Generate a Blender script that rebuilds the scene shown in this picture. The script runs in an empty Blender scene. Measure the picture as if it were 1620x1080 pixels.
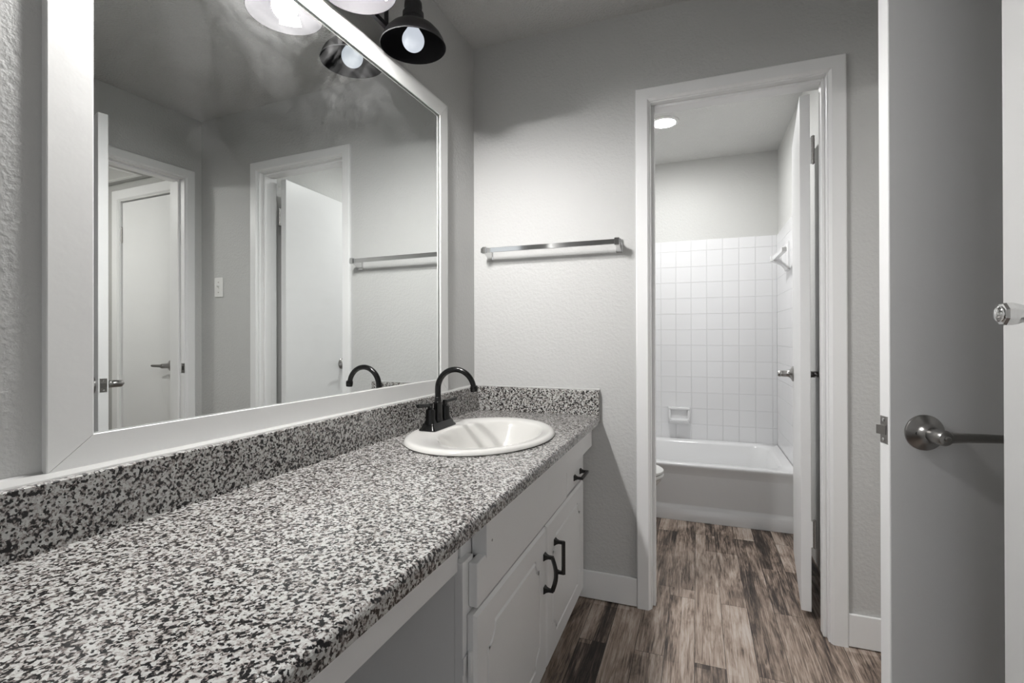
import bpy, bmesh, math, random
from mathutils import Vector, Matrix
random.seed(7)
pi = math.pi
scene = bpy.context.scene
col = scene.collection

# ------------------------------------------------------------------ camera
L = 2.0503            # back wall (y)
XR = 1.8804           # right wall (x)
HC = 2.409            # ceiling height
cam = bpy.data.cameras.new('camera')
cam.sensor_width = 36.0
cam.lens = 779.88 / 1620 * 36
cam.shift_x = 0.0
cam.shift_y = -(540 - 530.33) / 1620
cam.clip_start = 0.02
co = bpy.data.objects.new('camera', cam)
col.objects.link(co)
Rv = Vector((0.93605, 0.35186, -0.00253))
Fv = Vector((-0.35185, 0.93605, 0.00253))
Uv = Rv.cross(Fv)
m = Matrix((Rv, Uv, -Fv)).transposed().to_4x4()
m.translation = Vector((0.9495, 0.0, 1.0943))
co.matrix_world = m
scene.camera = co

# ------------------------------------------------------------------ world / exposure
w = bpy.data.worlds.new('world')
scene.world = w
w.use_nodes = True
bg = w.node_tree.nodes['Background']
bg.inputs[0].default_value = (0.93, 0.96, 1.0, 1)
bg.inputs[1].default_value = 1.15
scene.view_settings.view_transform = 'Standard'
scene.view_settings.look = 'None'
scene.view_settings.exposure = 0.0
scene.view_settings.gamma = 1.0
BULB_LIT = 900.0
BULB_DIM = 0.72
RECESSED = 430.0
HALL_FILL = 92.0  # strength of the added, unseen hall fill lamp

# ------------------------------------------------------------------ material helpers
def mat(name, rgb, rough=0.5, metal=0.0, spec=0.5, coat=0.0):
    mt = bpy.data.materials.new(name)
    mt.use_nodes = True
    b = mt.node_tree.nodes['Principled BSDF']
    b.inputs['Base Color'].default_value = (*rgb, 1)
    b.inputs['Roughness'].default_value = rough
    b.inputs['Metallic'].default_value = metal
    b.inputs['Specular IOR Level'].default_value = spec
    b.inputs['Coat Weight'].default_value = coat
    return mt

def nd(mt, typ, **kw):
    n = mt.node_tree.nodes.new(typ)
    for k, v in kw.items():
        setattr(n, k, v)
    return n

def lk(mt, a, b):
    mt.node_tree.links.new(a, b)

def coords(mt, scale=(1, 1, 1)):
    t = nd(mt, 'ShaderNodeTexCoord')
    mp = nd(mt, 'ShaderNodeMapping')
    mp.inputs['Scale'].default_value = scale
    lk(mt, t.outputs['Object'], mp.inputs['Vector'])
    return mp.outputs['Vector']

def noise(mt, vec, scale, detail=2.0, rough=0.5, dist=0.0):
    n = nd(mt, 'ShaderNodeTexNoise')
    n.inputs['Scale'].default_value = scale
    n.inputs['Detail'].default_value = detail
    n.inputs['Roughness'].default_value = rough
    n.inputs['Distortion'].default_value = dist
    lk(mt, vec, n.inputs['Vector'])
    return n

def ramp(mt, fac, stops, interp='LINEAR'):
    r = nd(mt, 'ShaderNodeValToRGB')
    r.color_ramp.interpolation = interp
    el = r.color_ramp.elements
    while len(el) < len(stops):
        el.new(0.5)
    for e, (p, c) in zip(el, stops):
        e.position = p
        e.color = (*c, 1) if len(c) == 3 else c
    lk(mt, fac, r.inputs['Fac'])
    return r.outputs['Color']

def bump(mt, height, strength, dist):
    b = nd(mt, 'ShaderNodeBump')
    b.inputs['Strength'].default_value = strength
    b.inputs['Distance'].default_value = dist
    lk(mt, height, b.inputs['Height'])
    lk(mt, b.outputs['Normal'], mt.node_tree.nodes['Principled BSDF'].inputs['Normal'])
    return b

def textured(name, rgb, rough, scale, strength, dist, spec=0.4, detail=3):
    mt = mat(name, rgb, rough, spec=spec)
    v = coords(mt)
    n = noise(mt, v, scale, detail, 0.55)
    r = ramp(mt, n.outputs['Fac'], [(0.38, (0, 0, 0)), (0.68, (1, 1, 1))])
    bump(mt, r, strength, dist)
    return mt

M = {}
M['wall'] = textured('greige_wall_paint', (0.52, 0.52, 0.512), 0.55, 85, 0.22, 0.004)
M['ceil'] = textured('textured_ceiling_paint', (0.56, 0.56, 0.55), 0.6, 95, 0.6, 0.006)
M['bathwall'] = textured('pale_bathroom_paint', (0.62, 0.62, 0.605), 0.55, 80, 0.25, 0.004)
M['bathceil'] = textured('pale_bathroom_ceiling', (0.70, 0.70, 0.685), 0.6, 110, 0.5, 0.005)
M['trim'] = textured('white_trim_paint', (0.80, 0.80, 0.80), 0.35, 30, 0.06, 0.002)
M['door'] = textured('white_door_paint', (0.77, 0.77, 0.77), 0.38, 45, 0.08, 0.002)
M['cab'] = textured('white_cabinet_paint', (0.78, 0.78, 0.78), 0.36, 40, 0.08, 0.002)
M['frame'] = textured('white_frame_paint', (0.74, 0.74, 0.73), 0.4, 25, 0.1, 0.002)
M['porc'] = mat('white_porcelain', (0.66, 0.65, 0.625), 0.10, spec=0.5, coat=0.2)
M['tub'] = mat('white_tub_enamel', (0.82, 0.82, 0.825), 0.12, spec=0.5)
M['black'] = mat('oil_rubbed_black_metal', (0.003, 0.003, 0.003), 0.2, spec=0.4)
M['pull'] = mat('matte_black_metal', (0.012, 0.012, 0.012), 0.38)
M['shade'] = mat('matte_black_shade', (0.016, 0.015, 0.017), 0.45)
M['shade_in'] = mat('shade_black_darkened_inside', (0.0024, 0.0022, 0.0025), 0.6, spec=0.04)  # same black as the shade, darkened inside to hold down the bulb's glare
M['chrome'] = mat('polished_chrome', (0.72, 0.72, 0.72), 0.08, metal=1.0)
M['nickel'] = mat('satin_nickel', (0.36, 0.35, 0.34), 0.28, metal=1.0)
M['dark'] = mat('dark_hole', (0.01, 0.01, 0.01), 0.8)
M['plate'] = mat('white_plastic_plate', (0.78, 0.78, 0.76), 0.3)
M['label'] = mat('paper_label', (0.85, 0.85, 0.85), 0.6)
M['ink'] = mat('label_ink', (0.03, 0.03, 0.03), 0.6)
M['caulk'] = mat('white_caulk', (0.44, 0.44, 0.43), 0.5)
M['trimgrey'] = mat('smooth_grey_trim', (0.55, 0.55, 0.545), 0.45)
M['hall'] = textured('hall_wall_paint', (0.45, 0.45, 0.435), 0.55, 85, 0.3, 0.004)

def emit(name, rgb, strength):
    mt = mat(name, (0.8, 0.8, 0.8), 0.3)
    b = mt.node_tree.nodes['Principled BSDF']
    b.inputs['Emission Color'].default_value = (*rgb, 1)
    b.inputs['Emission Strength'].default_value = strength
    return mt
M['bulb_lit'] = emit('lit_bulb', (1.0, 0.985, 0.97), BULB_LIT)
M['bulb_dim'] = emit('dim_bulb', (0.80, 0.86, 0.95), BULB_DIM)
M['bulb_dim'].node_tree.nodes['Principled BSDF'].inputs['Base Color'].default_value = (0.05, 0.05, 0.05, 1)
M['hallfill'] = emit('hall_fill_glow', (1.0, 0.98, 0.95), HALL_FILL)
M['recess'] = emit('recessed_lens', (1.0, 1.0, 0.99), RECESSED)

def granite():
    mt = mat('speckled_granite', (0.6, 0.6, 0.6), 0.16, spec=0.5)
    v = coords(mt)
    n0 = noise(mt, v, 190, 2)
    vm = nd(mt, 'ShaderNodeVectorMath', operation='MULTIPLY_ADD')
    vm.inputs[1].default_value = (0.006, 0.006, 0.006)
    lk(mt, n0.outputs['Color'], vm.inputs[0])
    lk(mt, v, vm.inputs[2])
    vo = nd(mt, 'ShaderNodeTexVoronoi')
    vo.inputs['Scale'].default_value = 240
    lk(mt, vm.outputs[0], vo.inputs['Vector'])
    big = noise(mt, v, 128, 6, 0.66, 0.6)
    sep = nd(mt, 'ShaderNodeSeparateColor')
    lk(mt, vo.outputs['Color'], sep.inputs[0])
    mm = nd(mt, 'ShaderNodeMath', operation='MULTIPLY_ADD')
    mm.inputs[1].default_value = 0.34
    lk(mt, sep.outputs[0], mm.inputs[0])
    m2 = nd(mt, 'ShaderNodeMath', operation='MULTIPLY')
    m2.inputs[1].default_value = 0.9
    lk(mt, big.outputs['Fac'], m2.inputs[0])
    lk(mt, m2.outputs[0], mm.inputs[2])
    c = ramp(mt, mm.outputs[0], [(0.0, (0.008, 0.008, 0.009)), (0.528, (0.035, 0.031, 0.031)), (0.553, (0.13, 0.113, 0.107)),
                                 (0.586, (0.27, 0.243, 0.228)), (0.632, (0.39, 0.38, 0.365)), (0.71, (0.49, 0.49, 0.475))], 'CONSTANT')
    lk(mt, c, mt.node_tree.nodes['Principled BSDF'].inputs['Base Color'])
    return mt
M['granite'] = granite()

def planks():
    mt = mat('weathered_wood_planks', (0.2, 0.17, 0.15), 0.45, spec=0.35)
    b = mt.node_tree.nodes['Principled BSDF']
    t = nd(mt, 'ShaderNodeTexCoord')
    sx = nd(mt, 'ShaderNodeSeparateXYZ')
    lk(mt, t.outputs['Object'], sx.inputs[0])
    cx = nd(mt, 'ShaderNodeCombineXYZ')
    lk(mt, sx.outputs['Y'], cx.inputs['X'])
    lk(mt, sx.outputs['X'], cx.inputs['Y'])
    def bricks(wd, ht, off, mort, shift):
        mp = nd(mt, 'ShaderNodeMapping')
        mp.inputs['Location'].default_value = shift
        lk(mt, cx.outputs[0], mp.inputs['Vector'])
        br = nd(mt, 'ShaderNodeTexBrick')
        br.offset = off
        br.offset_frequency = 2
        br.inputs['Color1'].default_value = (0, 0, 0, 1)
        br.inputs['Color2'].default_value = (1, 1, 1, 1)
        br.inputs['Mortar'].default_value = (0.3, 0.3, 0.3, 1)
        br.inputs['Scale'].default_value = 1
        br.inputs['Mortar Size'].default_value = mort
        br.inputs['Mortar Smooth'].default_value = 0.0
        br.inputs['Brick Width'].default_value = wd
        br.inputs['Row Height'].default_value = ht
        lk(mt, mp.outputs[0], br.inputs['Vector'])
        return br
    a = bricks(1.15, 0.098, 0.37, 0.0008, (0.11, 0.043, 0))
    c = bricks(0.85, 0.049, 0.61, 0.0, (0.29, 0.043, 0))
    d = bricks(1.6, 0.147, 0.43, 0.0, (0.5, 0.043, 0))
    def mixf(x, y, f):
        mx = nd(mt, 'ShaderNodeMix', data_type='FLOAT')
        mx.inputs['Factor'].default_value = f
        lk(mt, x, mx.inputs[2]); lk(mt, y, mx.inputs[3])
        return mx.outputs[0]
    s = mixf(mixf(a.outputs['Color'], c.outputs['Color'], 0.40), d.outputs['Color'], 0.25)
    # stretched grain, different per strip
    off = nd(mt, 'ShaderNodeVectorMath', operation='MULTIPLY_ADD')
    off.inputs[1].default_value = (3.7, 2.1, 5.0)
    lk(mt, a.outputs['Color'], off.inputs[0])
    lk(mt, cx.outputs[0], off.inputs[2])
    mg = nd(mt, 'ShaderNodeMapping')
    mg.inputs['Scale'].default_value = (6, 120, 1)
    lk(mt, off.outputs[0], mg.inputs['Vector'])
    g = noise(mt, mg.outputs[0], 1.0, 6, 0.65, 1.2)
    mb = nd(mt, 'ShaderNodeMapping')
    mb.inputs['Scale'].default_value = (3.5, 14, 1)
    lk(mt, off.outputs[0], mb.inputs['Vector'])
    bl = noise(mt, mb.outputs[0], 1.0, 4, 0.6, 0.8)
    def math2(op, x, y):
        n = nd(mt, 'ShaderNodeMath', operation=op)
        for i, q in enumerate((x, y)):
            if isinstance(q, float): n.inputs[i].default_value = q
            else: lk(mt, q, n.inputs[i])
        return n.outputs[0]
    val = math2('ADD', math2('MULTIPLY', s, 0.80), math2('ADD', math2('MULTIPLY', g.outputs['Fac'], 1.3), math2('MULTIPLY', bl.outputs['Fac'], 1.15)))
    val = math2('SUBTRACT', val, 1.09)
    cr = ramp(mt, val, [(0.10, (0.02, 0.015, 0.013)), (0.32, (0.07, 0.052, 0.043)), (0.52, (0.235, 0.178, 0.142)),
                        (0.70, (0.385, 0.31, 0.258)), (0.95, (0.50, 0.445, 0.405))])
    mx = nd(mt, 'ShaderNodeMix', data_type='RGBA')
    lk(mt, a.outputs['Fac'], mx.inputs['Factor'])
    lk(mt, cr, mx.inputs[6])
    mx.inputs[7].default_value = (0.02, 0.016, 0.014, 1)
    lk(mt, mx.outputs[2], b.inputs['Base Color'])
    bump(mt, g.outputs['Fac'], 0.25, 0.002)
    return mt
M['floor'] = planks()

def tiles(axis):
    mt = mat('white_glazed_tile_' + axis, (0.82, 0.82, 0.83), 0.12, spec=0.5)
    t = nd(mt, 'ShaderNodeTexCoord')
    sx = nd(mt, 'ShaderNodeSeparateXYZ')
    lk(mt, t.outputs['Object'], sx.inputs[0])
    cx = nd(mt, 'ShaderNodeCombineXYZ')
    lk(mt, sx.outputs[axis], cx.inputs['X'])
    lk(mt, sx.outputs['Z'], cx.inputs['Y'])
    mp = nd(mt, 'ShaderNodeMapping')
    mp.inputs['Location'].default_value = (0.055, 0.018, 0)
    lk(mt, cx.outputs[0], mp.inputs['Vector'])
    br = nd(mt, 'ShaderNodeTexBrick')
    br.offset = 0.0
    br.inputs['Color1'].default_value = (0.83, 0.83, 0.84, 1)
    br.inputs['Color2'].default_value = (0.815, 0.815, 0.825, 1)
    br.inputs['Mortar'].default_value = (0.795, 0.795, 0.805, 1)
    br.inputs['Scale'].default_value = 1
    br.inputs['Mortar Size'].default_value = 0.0022
    br.inputs['Mortar Smooth'].default_value = 0.6
    br.inputs['Brick Width'].default_value = 0.107
    br.inputs['Row Height'].default_value = 0.116
    lk(mt, mp.outputs[0], br.inputs['Vector'])
    lk(mt, br.outputs['Color'], mt.node_tree.nodes['Principled BSDF'].inputs['Base Color'])
    inv = nd(mt, 'ShaderNodeMath', operation='SUBTRACT')
    inv.inputs[0].default_value = 1.0
    lk(mt, br.outputs['Fac'], inv.inputs[1])
    bump(mt, inv.outputs[0], 0.7, 0.004)
    return mt
M['tileX'] = tiles('X')
M['tileY'] = tiles('Y')

def mirror_mat():
    mt = mat('smudged_mirror_painted_glare', (0.80, 0.82, 0.81), 0.0, metal=1.0)
    nt = mt.node_tree
    b = nt.nodes['Principled BSDF']
    out = nt.nodes['Material Output']
    v = coords(mt)
    n1 = noise(mt, v, 3.2, 6, 0.62, 1.6)
    mp = nd(mt, 'ShaderNodeMapping')
    mp.inputs['Rotation'].default_value = (0.6, 0, 0)
    mp.inputs['Scale'].default_value = (1, 3.0, 14)
    t = nd(mt, 'ShaderNodeTexCoord')
    lk(mt, t.outputs['Object'], mp.inputs['Vector'])
    n2 = noise(mt, mp.outputs[0], 2.4, 5, 0.7, 0.5)
    sx = nd(mt, 'ShaderNodeSeparateXYZ')
    lk(mt, t.outputs['Object'], sx.inputs[0])
    hz = nd(mt, 'ShaderNodeMapRange')
    hz.inputs['From Min'].default_value = 1.50
    hz.inputs['From Max'].default_value = 1.95
    hz.inputs['To Min'].default_value = 0.12
    hz.inputs['To Max'].default_value = 1.0
    lk(mt, sx.outputs['Z'], hz.inputs['Value'])
    f1 = ramp(mt, n1.outputs['Fac'], [(0.40, (0, 0, 0)), (0.70, (1, 1, 1))])
    f2 = ramp(mt, n2.outputs['Fac'], [(0.36, (0.35, 0.35, 0.35)), (0.66, (1, 1, 1))])
    def mul(a, c):
        n = nd(mt, 'ShaderNodeMath', operation='MULTIPLY')
        lk(mt, a, n.inputs[0])
        if isinstance(c, float): n.inputs[1].default_value = c
        else: lk(mt, c, n.inputs[1])
        return n.outputs[0]
    f = mul(mul(mul(f1, f2), hz.outputs[0]), 0.32)  # smudges plus painted bright streaks of reflected light, stronger towards the top
    d = nd(mt, 'ShaderNodeBsdfDiffuse')
    d.inputs['Color'].default_value = (0.85, 0.85, 0.85, 1)
    mx = nd(mt, 'ShaderNodeMixShader')
    lk(mt, f, mx.inputs[0])
    lk(mt, b.outputs[0], mx.inputs[1])
    lk(mt, d.outputs[0], mx.inputs[2])
    lk(mt, mx.outputs[0], out.inputs['Surface'])
    return mt
M['mirror'] = mirror_mat()

# ------------------------------------------------------------------ mesh helpers
class MB:
    def __init__(self):
        self.bm = bmesh.new()
    def box(self, x0, x1, y0, y1, z0, z1, bev=0.0, seg=2):
        bm = self.bm
        v = [bm.verts.new((x, y, z)) for x in (x0, x1) for y in (y0, y1) for z in (z0, z1)]
        fs = []
        for q in ((0, 1, 3, 2), (4, 6, 7, 5), (0, 4, 5, 1), (2, 3, 7, 6), (0, 2, 6, 4), (1, 5, 7, 3)):
            fs.append(bm.faces.new([v[i] for i in q]))
        if bev > 0:
            es = list({e for f in fs for e in f.edges})
            bmesh.ops.bevel(bm, geom=es, offset=bev, segments=seg, affect='EDGES', profile=0.5)
        return self
    def loops(self, rings, closed=False, cap0=True, cap1=True):
        """rings: lists of points, each the same count; skinned in order"""
        bm = self.bm
        R = [[bm.verts.new(p) for p in r] for r in rings]
        n = len(R[0])
        pairs = list(zip(R[:-1], R[1:]))
        if closed: pairs.append((R[-1], R[0]))
        for a, b in pairs:
            for i in range(n):
                j = (i + 1) % n
                bm.faces.new((a[i], a[j], b[j], b[i]))
        if not closed:
            if cap0: bm.faces.new(R[0][::-1])
            if cap1: bm.faces.new(R[-1])
        return self
    def lathe(self, prof, o=(0, 0, 0), axis=(0, 0, 1), n=40, cap0=True, cap1=True, sx=1.0, sy=1.0, xdir=None):
        """prof: (radius, height) pairs along axis from o"""
        o = Vector(o); ax = Vector(axis).normalized()
        if xdir is not None: u = Vector(xdir)
        else: u = ax.orthogonal().normalized() if abs(ax.z) < 0.99 else Vector((1, 0, 0))
        u = (u - ax * u.dot(ax)).normalized()
        v = ax.cross(u)
        rings = []
        for r, h in prof:
            rings.append([o + ax * h + u * (r * sx * math.cos(2 * pi * i / n)) + v * (r * sy * math.sin(2 * pi * i / n)) for i in range(n)])
        return self.loops(rings, cap0=cap0, cap1=cap1)
    def tube(self, pts, r, n=16, caps=True, sq=None):
        """sweep; r number or list; sq=(w,h) makes a rectangular section"""
        pts = [Vector(p) for p in pts]
        rr = r if isinstance(r, (list, tuple)) else [r] * len(pts)
        T = []
        for i in range(len(pts)):
            a = pts[max(i - 1, 0)]; b = pts[min(i + 1, len(pts) - 1)]
            T.append((b - a).normalized())
        u = T[0].orthogonal().normalized()
        if abs(T[0].z) < 0.9:
            u = Vector((0, 0, 1)) - T[0] * T[0].z
            u.normalize()
        rings = []
        for i, p in enumerate(pts):
            u = (u - T[i] * u.dot(T[i])).normalized()
            v = T[i].cross(u)
            if sq:
                w_, h_ = sq[0] / 2 * rr[i], sq[1] / 2 * rr[i]
                rings.append([p + v * a * w_ + u * c * h_ for a, c in ((-1, -1), (1, -1), (1, 1), (-1, 1))])
            else:
                rings.append([p + (u * math.cos(2 * pi * k / n) + v * math.sin(2 * pi * k / n)) * rr[i] for k in range(n)])
        return self.loops(rings, cap0=caps, cap1=caps)
    def sphere(self, c, r, sz=1.0, n=24):
        prof = [(max(1e-4, r * math.sin(pi * i / n)), -r * sz * math.cos(pi * i / n)) for i in range(n + 1)]
        return self.lathe(prof, c, n=32)
    def plate_holes(self, outer, holes, to3, th):
        """flat plate from 2-D outlines (with holes); to3 maps (a,b,t) to a point; t from 0 to th"""
        bm = self.bm
        for t in (0.0, th):
            es = []
            for lp in [outer] + holes:
                vs = [bm.verts.new(to3(a, b, t)) for a, b in lp]
                es += [bm.edges.new((vs[i], vs[(i + 1) % len(vs)])) for i in range(len(vs))]
            bmesh.ops.triangle_fill(bm, use_beauty=True, use_dissolve=False, edges=es)
        for lp in [outer] + holes:
            A = [bm.verts.new(to3(a, b, 0.0)) for a, b in lp]
            B = [bm.verts.new(to3(a, b, th)) for a, b in lp]
            for i in range(len(lp)):
                j = (i + 1) % len(lp)
                bm.faces.new((A[i], A[j], B[j], B[i]))
        bmesh.ops.remove_doubles(bm, verts=bm.verts[:], dist=1e-6)
        return self
    def build(self, name, mt, parent=None, smooth=None, world=False):
        bm = self.bm
        bmesh.ops.recalc_face_normals(bm, faces=bm.faces[:])
        me = bpy.data.meshes.new(name)
        bm.to_mesh(me); bm.free()
        if mt is not None:
            me.materials.append(mt)
        if smooth:
            for p in me.polygons: p.use_smooth = True
            me.set_sharp_from_angle(angle=math.radians(smooth))
        o = bpy.data.objects.new(name, me)
        col.objects.link(o)
        if parent is not None: o.parent = parent
        return o

def empty(name, loc=(0, 0, 0), rz=0.0, parent=None):
    o = bpy.data.objects.new(name, None)
    o.empty_display_size = 0.05
    col.objects.link(o)
    o.location = loc
    o.rotation_euler = (0, 0, rz)
    if parent is not None: o.parent = parent
    return o

def tag(o, label, cat, group=None):
    o['label'] = label; o['category'] = cat
    if group: o['group'] = group
    return o

def struct(o, label=None, cat=None):
    o['kind'] = 'structure'
    if label: o['label'] = label
    if cat: o['category'] = cat
    return o

def shift(pt, o):
    return (pt[0] - o[0], pt[1] - o[1], pt[2] - o[2])

# ------------------------------------------------------------------ the room shell
TW = 0.115             # wall thickness
BX0, BX1, BZ1 = 0.777, 1.386, 2.032        # bathroom door clear opening
JT = 0.02

struct(MB().box(-0.25, 3.4, -5.0, 4.1, -0.05, 0.0).build('floor', M['floor']), 'weathered brown and grey wood plank floor', 'floor')
struct(MB().box(-0.22, XR, -1.2, L, HC, HC + 0.05).build('ceiling', M['ceil']), 'rough textured grey ceiling over the vanity', 'ceiling')

# left wall: stands about a degree and a half out of square with the back wall
def xw(y): return 0.0263 * (y - L) - 0.0055
b = MB()
b.loops([[(xw(y) - 0.12, y, 0), (xw(y), y, 0), (xw(y), y, HC), (xw(y) - 0.12, y, HC)] for y in (-1.2, L)])
struct(b.build('wall_left', M['wall']), 'grey textured wall behind the mirror and vanity', 'wall')

b = MB()
b.box(-0.2, BX0 - JT, L, L + TW, 0, HC + 0.05)
b.box(BX1 + JT, XR + 0.13, L, L + TW, 0, HC + 0.05)
b.box(BX0 - JT, BX1 + JT, L, L + TW, BZ1 + JT, HC + 0.05)
struct(b.build('wall_back', M['wall']), 'grey textured wall with the towel bar and bathroom doorway', 'wall')

RY0, RY1 = 1.372, 1.945        # right doorway clear opening
b = MB()
b.box(XR, XR + 0.13, 1.10, RY0 - JT, 0, HC + 0.05)
b.box(XR, XR + 0.13, RY1 + JT, L, 0, HC + 0.05)
b.box(XR, XR + 0.13, RY0 - JT, RY1 + JT, BZ1 + JT, HC + 0.05)
struct(b.build('wall_right', M['wall']), 'grey textured wall with the light-switch corner doorway seen in the mirror', 'wall')
struct(MB().box(-0.25, 0.70, -1.3, -1.2, 0, HC + 0.05).build('wall_front_blocker', M['wall']), 'unseen light-blocking wall added behind the camera, left of the way in', 'wall')  # unseen, added to keep light from behind out of the knee space
# near wall block at the right edge of the view
struct(MB().box(1.445, XR + 0.13, -1.2, 1.10, 0, HC + 0.05, 0.004).build('wall_near', M['wall']), 'textured wall corner at the right edge of the view', 'wall')
struct(MB().box(1.430, 1.445, 0.955, 1.0655, 0, HC - 0.01, 0.002).build('trim_5', M['trimgrey']), 'smooth pale grey upright trim on the near right wall corner', 'trim')

# bathroom shell
BY = 3.88; BXL = -0.06; BXR = 1.48; BH = 2.395
struct(MB().box(BXL - 0.1, BXR + 0.1, BY, BY + 0.1, 0, HC + 0.05).build('wall_bathroom_back', M['bathwall']), 'pale wall above the white tile behind the bathtub', 'wall')
struct(MB().box(BXL - 0.1, BXL, L + TW, BY, 0, HC + 0.05).build('wall_bathroom_left', M['bathwall']), 'pale bathroom wall behind the toilet', 'wall')
struct(MB().box(BXR, BXR + 0.1, L + TW, BY, 0, HC + 0.05).build('wall_bathroom_right', M['bathwall']), 'pale bathroom wall beside the open door', 'wall')
struct(MB().box(BXL - 0.1, BXR + 0.1, L + TW, BY + 0.1, BH, HC + 0.04).build('ceiling_bathroom', M['bathceil']), 'pale textured bathroom ceiling with the round light', 'ceiling')
TZ = 1.80
struct(MB().box(BXL, BXR - 0.009, BY - 0.009, BY, 0.30, TZ, 0.002).build('wall_tile_back', M['tileX']), 'white square tile wall behind the bathtub', 'tile')
struct(MB().box(BXR - 0.009, BXR, 3.10, BY, 0.30, TZ, 0.002).build('wall_tile_right', M['tileY']), 'white square tile on the right bathtub wall', 'tile')
struct(MB().box(BXL, BXL + 0.009, 3.10, BY - 0.009, 0.30, TZ, 0.002).build('wall_tile_left', M['tileY']), 'white square tile on the left bathtub wall', 'tile')

# hall beyond the right doorway (seen in the mirror)
HX0 = XR + 0.13; HCZ = 2.158; HW = 2.085
DX0, DX1 = 2.16, 2.775         # hall closet door clear opening
b = MB()
b.box(HX0, DX0 - JT, HW, HW + TW, 0, 2.45)
b.box(DX1 + JT, 3.3, HW, HW + TW, 0, 2.45)
b.box(DX0 - JT, DX1 + JT, HW, HW + TW, BZ1 + JT, 2.45)
struct(b.build('wall_hall_back', M['hall']), 'hall wall around the closet door seen in the mirror', 'wall')
struct(MB().box(3.25, 3.35, 0.7, HW, 0, 2.45).build('wall_hall_right', M['hall']), 'far hall wall beyond the right doorway', 'wall')
struct(MB().box(HX0, 3.25, 0.7, 0.8, 0, 2.45).build('wall_hall_front', M['hall']), 'near hall wall beyond the right doorway', 'wall')
struct(MB().box(HX0, 3.25, 0.8, HW, HCZ, HCZ + 0.05).build('ceiling_hall', M['ceil']), 'low hall ceiling holding the air vent', 'ceiling')

# ------------------------------------------------------------------ door frames
def frame_y(b, x0, x1, z1, y, side, cw=0.069, ct=0.015, rev=0.0):
    """mitred flat casing on a wall facing -y (side=-1) or +y, round the opening x0..x1, 0..z1"""
    yo = y + side * ct
    ex = 0.0045
    prof = [(0.0, 0.006), (0.008, ct), (cw - 0.004, ct), (cw, ct - 0.004), (cw, 0.0), (0.0, 0.0)]
    path = [((x0, 0.0), (-1, 0)), ((x0, z1), (-1, 1)), ((x1, z1), (1, 1)), ((x1, 0.0), (1, 0))]
    rings = []
    for (px, pz), (dx, dz) in path:
        rings.append([(px + dx * o, y + side * t, pz + dz * o) for o, t in prof])
    b.loops(rings)

def frame_x(b, y0, y1, z1, x, side, cw=0.062, ct=0.015):
    prof = [(0.0, 0.006), (0.008, ct), (cw - 0.004, ct), (cw, ct - 0.004), (cw, 0.0), (0.0, 0.0)]
    path = [((y0, 0.0), (-1, 0)), ((y0, z1), (-1, 1)), ((y1, z1), (1, 1)), ((y1, 0.0), (1, 0))]
    b.loops([[(x + side * t, py + dy * o, pz + dz * o) for o, t in prof] for (py, pz), (dy, dz) in path])

def jamb_y(b, x0, x1, z1, ya, yb, s0, s1, sw=0.011):
    b.box(x0 - JT, x0, ya, yb, 0, z1 + JT, 0.0015)
    b.box(x1, x1 + JT, ya, yb, 0, z1 + JT, 0.0015)
    b.box(x0, x1, ya, yb, z1, z1 + JT, 0.0015)
    b.box(x0, x0 + sw, s0, s1, 0, z1, 0.002)
    b.box(x1 - sw, x1, s0, s1, 0, z1, 0.002)
    b.box(x0 + sw, x1 - sw, s0, s1, z1 - sw, z1, 0.002)

def jamb_x(b, y0, y1, z1, xa, xb, s0, s1, sw=0.011):
    b.box(xa, xb, y0 - JT, y0, 0, z1 + JT, 0.0015)
    b.box(xa, xb, y1, y1 + JT, 0, z1 + JT, 0.0015)
    b.box(xa, xb, y0, y1, z1, z1 + JT, 0.0015)
    b.box(s0, s1, y0, y0 + sw, 0, z1, 0.002)
    b.box(s0, s1, y1 - sw, y1, 0, z1, 0.002)
    b.box(s0, s1, y0 + sw, y1 - sw, z1 - sw, z1, 0.002)

REV = 0.005
t1 = empty('trim_1', (0, 0, 0)); struct(t1, 'white casing and jamb round the bathroom doorway', 'door frame')
b = MB(); frame_y(b, BX0 - REV, BX1 + REV, BZ1 + REV, L, -1, cw=0.0535); b.build('casing', M['trim'], t1)
b = MB(); jamb_y(b, BX0, BX1, BZ1, L - 0.002, L + TW + 0.002, L + 0.028, L + 0.072); b.build('jamb', M['trim'], t1)
b = MB(); frame_y(b, BX0 - REV, BX1 + REV, BZ1 + REV, L + TW, 1, cw=0.0535); b.build('casing', M['trim'], t1)

t2 = empty('trim_2', (0, 0, 0)); struct(t2, 'white casing and jamb of the right wall doorway, seen in the mirror', 'door frame')
b = MB(); frame_x(b, RY0 - REV, RY1 + REV, BZ1 + REV, XR, -1, cw=0.052); b.build('casing', M['trim'], t2)
b = MB(); jamb_x(b, RY0, RY1, BZ1, XR - 0.002, XR + 0.132, XR + 0.04, XR + 0.085); b.build('jamb', M['trim'], t2)
b = MB(); b.box(XR - 0.004, XR + 0.026, RY1 - 0.002, RY1 + 0.0005, 0.885, 0.942, 0.0008); b.build('strike_plate', M['nickel'], t2)
b = MB(); b.box(XR + 0.004, XR + 0.016, RY1 - 0.0026, RY1 - 0.0019, 0.902, 0.925); b.build('strike_hole', M['dark'], t2)

t3 = empty('trim_3', (0, 0, 0)); struct(t3, 'white casing round the hall closet door, seen in the mirror', 'door frame')
b = MB(); frame_y(b, DX0 - REV, DX1 + REV, BZ1 + REV, HW, -1, cw=0.07); b.build('casing', M['trim'], t3)
b = MB(); jamb_y(b, DX0, DX1, BZ1, HW - 0.002, HW + TW, HW + 0.05, HW + 0.09); b.build('jamb', M['trim'], t3)

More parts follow.
